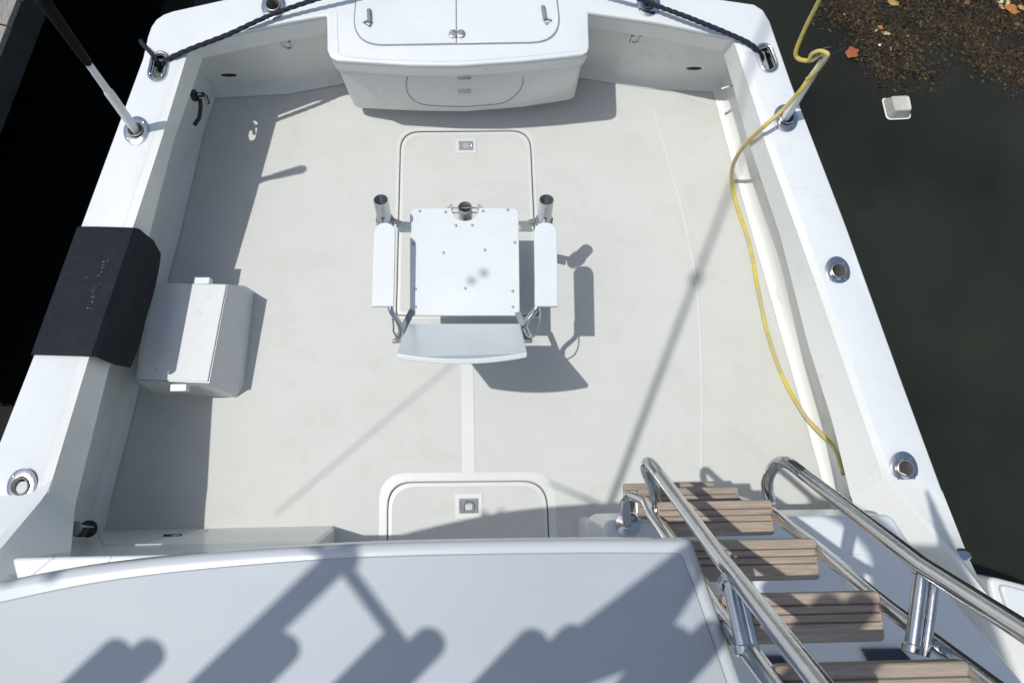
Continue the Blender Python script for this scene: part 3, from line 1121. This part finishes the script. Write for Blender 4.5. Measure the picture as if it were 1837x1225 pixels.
# backrest: thin board leaning towards the wheelhouse
B0, B1 = A(733, 580.5, .565), A(934, 580.5, .565)
T0, T1, TM = A(710, 634, 1.0), A(945.5, 632, 1.0), A(829, 644, 1.005)
top = [T0 * (1 - t) ** 2 + (TM * 2 - (T0 + T1) * .5) * (2 * t * (1 - t)) + T1 * t * t for t in [k / 16 for k in range(17)]]
nrm = (B1 - B0).cross(T0 - B0).normalized()
if nrm.y < 0:
    nrm = -nrm
bk = rounded([B1, B0], 0) + top
BK = from_bm('backrest', prism_bm(bk, 0, vec=-nrm * .022), STAR, CH)
bevel_mod(BK, .004, 3)
for x, y, f in ((729, 601, .35), (930, 601, .35), (928, 617, .65), (925, 588, .12), (925, 592, .2)):
    a = B0.lerp(T0, f)
    z = a.z
    tube('backrest_bolt', [A(x, y, z + .001) - nrm * .002, A(x, y, z + .001) + nrm * .004], .006, DULL, BK, seg=8)
# pedestal, seat frame
pc = A(834, 470, zs_)
lathe('pedestal', [(.15, 0), (.15, .012), (.07, .03), (.055, .06), (.05, .36), (.09, .40), (.09, .44)], (pc.x, pc.y, 0), BRUSHED, CH, seg=32)
box('seat_frame', (pc.x, pc.y, .455), .36, .40, .03, BRUSHED, CH)

# ------------------------------------------------------------------ ladder
LD = tag(empty('flybridge_ladder', A(1260, 935, 1.15)), 'stainless steel ladder with weathered teak treads leading up to the flybridge', 'ladder')
XL, XR = .585, .935


def ly(z):                                    # ladder lean: y of the stringers at height z
    return np.interp(z, [1.2, 1.72, 2.0, 2.33, 2.6, 3.2], [-.02, -.125, -.195, -.285, -.345, -.48])


for X in (XL, XR):
    pts = [Vector((X, ly(z), z)) for z in (1.42, 1.72, 2.0, 2.33, 2.6, 3.1)]
    lo = [Vector((X + (.0 if X < .7 else -.0), -.165, 1.155)), Vector((X, -.16, 1.30)), Vector((X, -.13, 1.38)), Vector((X, -.07, 1.41)), Vector((X, -.06, 1.44))]
    if X < .7:
        sp = spline(AL([(1126, 940, 1.155), (1121, 905, 1.30), (1124, 893, 1.36), (1136, 890, 1.40), (1160, 900, 1.50)]), 6)
        lo = sp
    else:
        sp = [Vector((X, -.17, 1.155)), Vector((X, -.16, 1.30)), Vector((X, -.10, 1.40))]
        lo = sp
    s = tube('stringer', lo + [p for p in pts if p.z > lo[-1].z + .03], .0165, CHROME, LD, seg=14)
    if X < .7:
        tube('stringer_flange', [p + Vector((.022, -.012, -.008)) for p in pts[1:]], .011, CHROME, LD, seg=10)
    lathe('foot_flange', [(.045, 0), (.044, .005), (.022, .010), (.0175, .012), (0, .0125)], lo[0] - UP * .003, CHROME, LD, seg=20)
for zt, y0, y1, xr in ((1.20, 862, 874, 1306), (1.46, 871, 897, 1331), (1.75, 896, 961, 1392), (2.03, 967, 1043, 1468), (2.32, 1065, 1161, 1582), (2.60, 1195, 1310, 1737)):
    ya, yb = A(1400, y0, zt).y, A(1400, y0, zt).y - .098
    pr = rounded([Vector((XL + .012, ya, zt)), Vector((XR - .008, ya, zt)), Vector((XR - .008, yb, zt)), Vector((XL + .012, yb, zt))], [.01, .012, .012, .01], 4)
    TR = prism('tread', pr, .026, TEAK, LD, bevel=.004, seg=2)
    for f in (.24, .42, .60):
        yg = ya + (yb - ya) * f
        box('tread_groove', ((XL + XR) / 2, yg, zt + .0008), XR - XL - .03, .0032, .002, GROOVE, TR, bevel=0)
    for X in (XL, XR) if zt > 1.3 else ():
        tube('tread_bracket', [Vector((X + (.014 if X < .7 else -.014), ya - .02, zt - .035)), Vector((X + (.014 if X < .7 else -.014), yb + .02, zt - .035))], .007, BRUSHED, LD, seg=8)
# hand rails
for s in (-1, 1):
    if s < 0:
        pts = [(1180, 908, 1.66), (1171, 872, 1.70), (1160, 845, 1.76), (1160, 832, 1.80), (1168, 832, 1.83), (1186, 855, 1.90), (1300, 1010, 2.40), (1478, 1235, 2.86), (1720, 1560, 3.2)]
        post = ((1307, 1046, 2.46), (1334, 1166, 2.50))
    else:
        pts = [(1381, 893, 1.70), (1376, 868, 1.76), (1384, 843, 1.82), (1400, 829, 1.86), (1417, 832, 1.90), (1445, 853, 1.96), (1655, 1015, 2.5), (1845, 1136, 2.81), (2300, 1430, 3.2)]
        post = ((1655, 1020, 2.49), (1636, 1163, 2.50))
    W3 = AL(pts)
    sp = spline(W3[:6], 6) + W3[6:]
    tube('hand_rail', sp, .0165, CHROME, LD, seg=16)
    a, b = AL(post)
    PO = tube('rail_post', [a, b], .0135, CHROME, LD, seg=12)
    tube('rail_post', [a + Vector((.022, -.014, 0)), b + Vector((.022, -.014, 0))], .010, CHROME, LD, seg=12)
    lathe('post_collar', [(.0172, -.01), (.019, -.008), (.019, .008), (.0172, .01)], a, CHROME, LD, axis=W3[6] - W3[5], seg=20)
    lathe('post_collar', [(.0145, -.008), (.017, -.006), (.017, .006), (.0145, .008)], b, CHROME, LD, axis=(a - b), seg=16)

# ------------------------------------------------------------------ white tackle box on the sole
zb = .30
lid = AL([(278, 507), (406, 510.5), (372.5, 685), (247, 680)], zb)
TBX = tag(empty('tackle_box', A(350, 610, 0)), 'low white plastic deck box with two small latches beside the left coaming and black pad', 'box')
base = AL([(262, 512), (440, 513), (456, 524), (438, 692), (424, 713), (275, 706), (250, 690)], .0)
tp = AL([(270, 507), (404, 510), (408, 512), (376, 682), (372, 686), (262, 682), (245, 678)], zb - .012)
bd = loft('box_body', [tp, base], BOXM, TBX, closed=True, angle=25)
cap = bmesh.new()
cap.faces.new([cap.verts.new(p) for p in tp])
from_bm('box_rim', cap, BOXM, TBX)
prism('lid_gasket', [p + Vector((.004 if k in (1, 2) else 0, -.004 if k in (2, 3) else 0, -.009)) for k, p in enumerate(lid)], .006, DULL, TBX)
LD2 = prism('box_lid', lid, .016, BOXM, TBX, bevel=.004, seg=2)
for q, dy in (((365, 504), -.004), ((323, 696), .0)):
    p = A(*q, zb - .03)
    box('latch', p + Vector((0, dy, 0)), .078, .036, .045, STAR, TBX, bevel=.004)

# ------------------------------------------------------------------ black pad over the left gunwale
pt_in = [(240, 406), (230, 450), (200, 545), (175, 620), (166, 639)]
rows_px = {
    'out_low': SL([(141, 408), (62, 634)], -.338),
    'out': SL([(143, 407), (60, 636)], .012),
    'in': SL([(240, 409), (163, 639)], .012),
    'lip': SL([(271, 431), (205, 655)], -.13),
    'hang': SL([(287, 455), (233, 659)], -.21)}
NS = 14
prof = []
for t in [k / (NS - 1) for k in range(NS)]:
    w = .004 * math.sin(t * 9) + .0015 * math.sin(t * 17 + 1)
    o1 = rows_px['out'][0].lerp(rows_px['out'][1], t)
    i1 = rows_px['in'][0].lerp(rows_px['in'][1], t)
    l1 = rows_px['lip'][0].lerp(rows_px['lip'][1], t)
    h1 = rows_px['hang'][0].lerp(rows_px['hang'][1], t) + Vector((.018 * math.sin(math.pi * t) + w, 0, 0))
    ol = o1 + Vector((-.03, 0, -.34))
    row = [ol, o1 + Vector((-.022, 0, -.05)), o1 + Vector((-.014, 0, -.012)), o1, o1.lerp(i1, .33) + UP * (.004 + w * .3), o1.lerp(i1, .7) + UP * .003, i1 + UP * .0, i1 + Vector((.016, 0, -.014)), l1.lerp(i1, .4) + Vector((.01, 0, 0)), l1 + Vector((.008, 0, 0)), h1]
    prof.append(row)
PADO = loft('gunwale_pad', prof, PAD, None, angle=50)
s = PADO.modifiers.new('solid', 'SOLIDIFY')
s.thickness = .008
s.offset = 0
bake(PADO)
PADR = tag(empty('boat_guard_pad', A(160, 520, ZC)), 'black vinyl protective pad draped over the left gunwale beside the deck box', 'protective pad')
PADO.name = 'pad_sheet'
PADO.parent = PADR
PADO.matrix_parent_inverse = PADR.matrix_world.inverted()


def lettering(txt, p, q, size, z):
    cu = bpy.data.curves.new('lettering', 'FONT')
    cu.body = txt
    cu.size = size
    cu.space_character = 1.3
    tmp = bpy.data.objects.new('lettering', cu)
    SC.collection.objects.link(tmp)
    bpy.context.view_layer.update()
    me = bpy.data.meshes.new_from_object(tmp.evaluated_get(bpy.context.evaluated_depsgraph_get()))
    bpy.data.objects.remove(tmp)
    a, b = S(*p, z), S(*q, z)
    d = (b - a).normalized()
    R = Matrix((d, UP.cross(d), UP)).transposed().to_4x4()
    R.translation = a
    me.transform(R)
    bpy.context.view_layer.update()
    for v in me.vertices:                    # lay the print on the vinyl
        hit, loc, _n, _i = PADO.ray_cast(Vector((v.co.x, v.co.y, 2.0)), Vector((0, 0, -1)))
        if hit:
            v.co.z = loc.z + .0022
    o = link('lettering', me, LETTER, PADR, smooth=False)
    o['kind'] = 'stuff'
    return o


lettering('Boat Guard', (188, 464), (150, 575), .040, .0255)
lettering('C  i  .', (154, 497), (137, 547), .034, .0255)

# ------------------------------------------------------------------ poles standing in the gunwale rod holders
bp_, tip = A(245, 236, ZC), A(545, 303, 0) + Vector((-.37 * 1.5, .012 * 1.5, 1.5))
DP = tag(empty('deck_brush_pole', bp_), 'white metal pole with a long black foam grip standing in the left rod holder', 'pole')
ax = (tip - bp_).normalized()
LT = (tip - bp_).length
f1 = .56
tube('pole_shaft', [bp_ - ax * .08, bp_ + ax * LT * f1], [.019, .0145], POLE, DP, seg=16)
tube('pole_sleeve', [bp_ + ax * LT * .06, bp_ + ax * LT * .34, bp_ + ax * LT * .36], [.0205, .0205, .016], POLE, DP, seg=16)
tube('foam_grip', [bp_ + ax * LT * f1, bp_ + ax * LT * (f1 + .01), bp_ + ax * (LT - .03), bp_ + ax * LT], [.0155, .0185, .025, .018], FOAM, DP, seg=16)
bq, tq = A(1407, 214, ZC), A(1481, 100, 1.10)
BH = tag(empty('boat_hook', bq), 'short white pole with forked tip holding up the yellow hose at the right gunwale', 'pole')
ax2 = (tq - bq).normalized()
L2 = (tq - bq).length
tube('pole_shaft', [bq - ax2 * .08, bq + ax2 * L2 * .35, bq + ax2 * L2], [.021, .019, .012], POLE, BH, seg=16)
sd = ax2.cross(Vector((0, 1, 0))).normalized()
for s in (-1, 1):
    tube('hook_prong', spline([tq - ax2 * .02 + sd * .01 * s, tq + ax2 * .02 + sd * .035 * s, tq + ax2 * .04 + sd * .04 * s + Vector((.012, 0, 0)), tq + ax2 * .05 + sd * .03 * s + Vector((.03, 0, 0))], 5), .005, BLACKR, BH, seg=8)

# ------------------------------------------------------------------ yellow hose
hp = [(1478, -30, 1.5), (1470, 0, 1.42), (1446, 48, 1.22), (1428, 92, 1.08), (1433, 106, 1.05), (1454, 109, 1.06), (1470, 100, 1.10), (1480, 97, 1.13), (1484, 102, 1.14), (1470, 122, 1.06),
      (1440, 158, .93), (1405, 197, .79), (1370, 228, .72), (1338, 258, .50), (1320, 285, .30), (1313, 308, .14), (1314, 335, .02), (1322, 370, .014), (1345, 440, .014), (1360, 520, .014), (1378, 602, .014), (1406, 680, .014), (1446, 748, .05), (1486, 790, .12), (1501, 812, .19), (1508, 832, .23), (1513, 850, .27)]
hs_ = spline(AL(hp), 7)
HOSE = tag(tube('garden_hose', hs_, [float(np.interp(k, [0, 80, 110], [.0085, .0095, .0112])) for k in range(len(hs_))], YEL, None, seg=10), 'yellow hose hung over the short right pole and trailing along the cockpit deck', 'hose')
hl = [(1452, 108, 1.07), (1456, 98, 1.10), (1468, 92, 1.13), (1480, 94, 1.15), (1485, 100, 1.15), (1474, 115, 1.09), (1458, 135, 1.02), (1448, 142, .98)]
tube('hose_loop', spline(AL(hl), 6), .0085, YEL, HOSE, seg=10)

# ------------------------------------------------------------------ dock lines
def rope(name, pts, r, label):
    sp = spline(AL(pts), 12)
    sp = resample(sp, 120)
    bm = bmesh.new()
    # three laid strands
    for k in range(3):
        st = []
        for i, p in enumerate(sp):
            t = (sp[min(i + 1, 119)] - sp[max(i - 1, 0)]).normalized()
            u = t.cross(UP).normalized()
            w = t.cross(u)
            a = i * .55 + k * 2.094
            st.append(p + (u * math.cos(a) + w * math.sin(a)) * r * .5)
        tube_bm(st, r * .6, 6, bm)
    return tag(from_bm(name, bm, ROPE), label, 'rope', 'dock lines at the stern')


rope('dock_line', [(700, -40, .75), (590, -8, .72), (490, 26, .69), (410, 62, .675), (345, 87, .67), (302, 106, .66), (291, 116, .62), (286, 128, .50)], .011, 'dark dock line running from the left hawse pipe across the left stern corner')
rope('dock_line', [(253, 74, .35), (256, 79, .60), (263, 87, .664), (277, 103, .668), (286, 116, .62), (287, 128, .50)], .010, 'short dark dock line leading over the hull edge from the left hawse pipe')
rope('dock_line', [(1060, -40, .78), (1120, -14, .74), (1168, 7, .70), (1230, 30, .70), (1300, 58, .685), (1340, 76, .67), (1358, 90, .665), (1366, 102, .62), (1368, 114, .5)], .0115, 'dark dock line running from the right hawse pipe across the right stern corner')

# ------------------------------------------------------------------ timber dock
DK = tag(empty('timber_dock', A(0, 40, .3)), 'weathered grey timber dock in the top left corner', 'dock')
zd = .30
e0, e1 = A(31, 0, zd), A(0, 78, zd)
ed = (e1 - e0).normalized()
pd = Vector((ed.y, -ed.x, 0))
if pd.x > 0:
    pd = -pd
p_gap = A(12, 47, zd)
s_gap = (p_gap - e0).dot(ed)
pw = .165
first = None
for k in range(-9, 12):
    a = s_gap + k * pw + .003
    b = a + pw - .008
    jag = random.uniform(-.004, .004)
    pts = [e0 + ed * a + pd * jag, e0 + ed * b + pd * jag, e0 + ed * b + pd * 2.4, e0 + ed * a + pd * 2.4]
    dzk = random.uniform(-.002, .002)
    o = prism('plank', [p + UP * dzk for p in pts], .038, DOCKW, DK, bevel=.003, seg=2)
prism('dock_gap_blocker', [e0 + ed * -1.6 + pd * .02 - UP * .040, e0 + ed * 2.1 + pd * .02 - UP * .040, e0 + ed * 2.1 + pd * 2.4 - UP * .040, e0 + ed * -1.6 + pd * 2.4 - UP * .040], .05, DOCKD, DK)  # dark sheet added under the planks to block sky showing through the gaps
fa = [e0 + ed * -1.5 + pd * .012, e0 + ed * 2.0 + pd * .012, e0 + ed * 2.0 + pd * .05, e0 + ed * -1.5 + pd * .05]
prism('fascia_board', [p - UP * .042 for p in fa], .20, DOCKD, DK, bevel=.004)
# ------------------------------------------------------------------ white boat corner at the lower right
NB = tag(empty('moored_boat', A(1830, 1090, .5)), 'white moulded boat corner just right of the cabin side, lower right edge', 'boat')
nb = rounded(AL([(1772, 1032), (1860, 1054), (2150, 1160), (2250, 1500), (1900, 1400), (1795, 1140)], .45), [.05, .1, 0, 0, 0, .1], 6)
prism('hull_shell', nb, .9, GEL, NB, bevel=.02, seg=4)
nb2 = rounded(AL([(1792, 1046), (1870, 1066), (2150, 1180), (2250, 1500), (1930, 1400), (1822, 1130)], .475), [.04, .1, 0, 0, 0, .1], 6)
prism('raised_deck', nb2, .03, GEL, NB, bevel=.01, seg=3)

# ------------------------------------------------------------------ floating tub
TP = tag(empty('plastic_tub', A(1608, 198, ZW)), 'upturned cloudy plastic food tub floating on the dark water', 'container')
o1 = rounded(AL([(1581, 178), (1626, 176), (1634, 214), (1590, 216)], ZW + .004), [.02, .03, .03, .03], 4)
c0 = sum(o1, Vector()) / len(o1)


def scl(poly, f, z, off=(0, 0)):
    return [Vector((c0.x + (p.x - c0.x) * f + off[0], c0.y + (p.y - c0.y) * f + off[1], z)) for p in poly]


loft('tub_rim', [scl(o1, 1.0, ZW + .004), scl(o1, 1.02, ZW + .010), scl(o1, .92, ZW + .012)], FLOAT, TP, closed=True, angle=60)
loft('tub_wall', [scl(o1, .92, ZW + .012), scl(o1, .84, ZW + .03, (.003, .004)), scl(o1, .70, ZW + .062, (.006, .008))], TUBC, TP, closed=True, angle=60)
ob = scl(o1, .70, ZW + .062, (.006, .008))
bm = bmesh.new()
r1 = [bm.verts.new(p) for p in ob]
r2 = [bm.verts.new(p + UP * .006 + (Vector((c0.x, c0.y, p.z)) - p) * .08) for p in ob]
r3 = [bm.verts.new(p + UP * .001 + (Vector((c0.x, c0.y, p.z)) - p) * .22) for p in ob]
for a, b in ((r1, r2), (r2, r3)):
    for i in range(len(a)):
        bm.faces.new((a[i], a[(i + 1) % len(a)], b[(i + 1) % len(a)], b[i]))
bm.faces.new(r3)
from_bm('tub_base', bm, TUB, TP)

# ------------------------------------------------------------------ leaves and scraps
def leaf(px, size, asp, ang, mi, label, cat='leaf', group='dead leaves floating on the water', z=.008, lobes=0):
    c = A(*px, ZW + z)
    n = 18
    bm = bmesh.new()
    mid = bm.verts.new((0, 0, size * .06))
    rim = []
    for k in range(n):
        t = 2 * math.pi * k / n
        r = size / 2 * (1 + random.uniform(-.09, .09) + (.16 * math.cos(lobes * t) if lobes else 0))
        x, y = r * math.cos(t), r * math.sin(t) * asp * (1 - .25 * abs(math.cos(t)))
        rim.append(bm.verts.new((x, y, random.uniform(-.05, .10) * size)))
    for k in range(n):
        bm.faces.new((mid, rim[k], rim[(k + 1) % n]))
    R = Matrix.Rotation(ang, 4, 'Z')
    R.translation = c
    bm.transform(R)
    o = from_bm('leaf' if cat == 'leaf' else 'scrap', bm, LEAFS[mi] if mi >= 0 else FLOAT)
    return tag(o, label, cat, group)


leaf((1528, 95), .088, .95, .4, 0, 'round rust red leaf floating right of the yellow hose loop', lobes=5)
leaf((1603, 5), .080, .6, -.3, 1, 'tan leaf with ragged edge floating at the top edge above the weed')
leaf((1589, 60), .062, .42, -.35, 2, 'narrow cream leaf floating in the middle of the weed')
leaf((1580, 50), .05, .5, -.5, 3, 'small orange leaf touching the narrow cream leaf')
leaf((1572, 55), .03, .4, .7, 2, 'tiny cream leaf left of the narrow cream leaf')
leaf((1814, 17), .105, .62, -.5, 3, 'large orange leaf in the cluster at the top right corner', z=.012)
leaf((1795, 3), .05, .7, .3, 2, 'yellowish cream leaf at the top left of the corner cluster')
leaf((1797, 13), .05, .5, -.9, 1, 'tan leaf tucked under the large orange leaf in the corner cluster')
leaf((1832, 14), .06, .55, -.4, 1, 'pale tan leaf at the right end of the corner cluster', z=.016)
leaf((1808, 4), .045, .7, 1.1, 2, 'cream leaf just above the large orange leaf in the corner')
leaf((1735, 5), .045, .8, .2, 4, 'brown leaf between the ragged tan leaf and the corner cluster')
leaf((1825, 44), .045, .6, .1, 4, 'brown leaf below the corner cluster of leaves')
leaf((1578, 81), .019, .9, .2, -1, 'tiny white square scrap floating in the weed', 'scrap', None, .012)
leaf((1598, 88), .03, .4, 1.4, 1, 'thin tan leaf right of the tiny white scrap')
leaf((1629, 65), .018, .8, .4, 1, 'tiny tan leaf right of the narrow cream leaf')
leaf((1515, 26), .010, .9, .1, -1, 'tiny white speck floating left of the weed', 'scrap', None, .012)

# ------------------------------------------------------------------ seaweed just under and at the surface
def weed():
    clumps = []
    for _ in range(9500):
        px = RNG.uniform(1465, 1900)
        py = RNG.uniform(-40, 175)
        lim = np.interp(px, [1465, 1540, 1600, 1660, 1720, 1800, 1900], [20, 90, 150, 140, 95, 140, 175])
        if py > lim + RNG.normal(0, 10):
            continue
        patch = math.sin(px * .041 + 1.3 * math.sin(py * .05)) + math.sin(py * .075 + px * .017) + .8 * math.sin(px * .093 - py * .06)
        if patch < RNG.normal(-.6, .6):
            continue
        if py > 95 and 1680 < px < 1740:
            continue
        if py > 60 and px < 1560 and RNG.random() < .6:
            continue
        clumps.append((px, py))
    V, Fc = [], []
    for px, py in clumps:
        c = A(px, py, ZW - .02)
        depth = -abs(RNG.normal(0, .13)) - .002
        big = RNG.random() < .6
        if big:
            depth = RNG.uniform(-.07, -.006)
        main = RNG.uniform(0, 6.28)
        for _ in range(RNG.integers(24, 44)):
            a = main + RNG.normal(0, 1.3)
            leafy = RNG.random() < (.62 if big else .3)
            L = RNG.uniform(.012, .034) if big else RNG.uniform(.008, .026) if leafy else RNG.uniform(.03, .10)
            w = RNG.uniform(.003, .008) if big else RNG.uniform(.002, .006) if leafy else RNG.uniform(.0008, .002)
            p = np.array([c.x + RNG.normal(0, .06), c.y + RNG.normal(0, .045), min(ZW + .006, ZW + depth + RNG.normal(0, .02))])
            tl = RNG.normal(0, .5)
            d = np.array([math.cos(a), math.sin(a), RNG.uniform(-.2, .2)])
            s = np.array([-math.sin(a), math.cos(a), tl])
            m_ = p + d * L * .5 + s * RNG.normal(0, .006)
            e = p + d * L
            i = len(V)
            V += [tuple(p - s * w * .6), tuple(p + s * w * .6), tuple(m_ + s * w), tuple(m_ - s * w), tuple(e)]
            Fc += [(i, i + 1, i + 2, i + 3), (i + 3, i + 2, i + 4)]
    me = bpy.data.meshes.new('seaweed')
    me.from_pydata(V, [], Fc)
    return tag(link('seaweed', me, weed_mat(), smooth=False), 'brown seaweed drifting at the water surface in the top right corner', 'seaweed', kind='stuff')


weed()
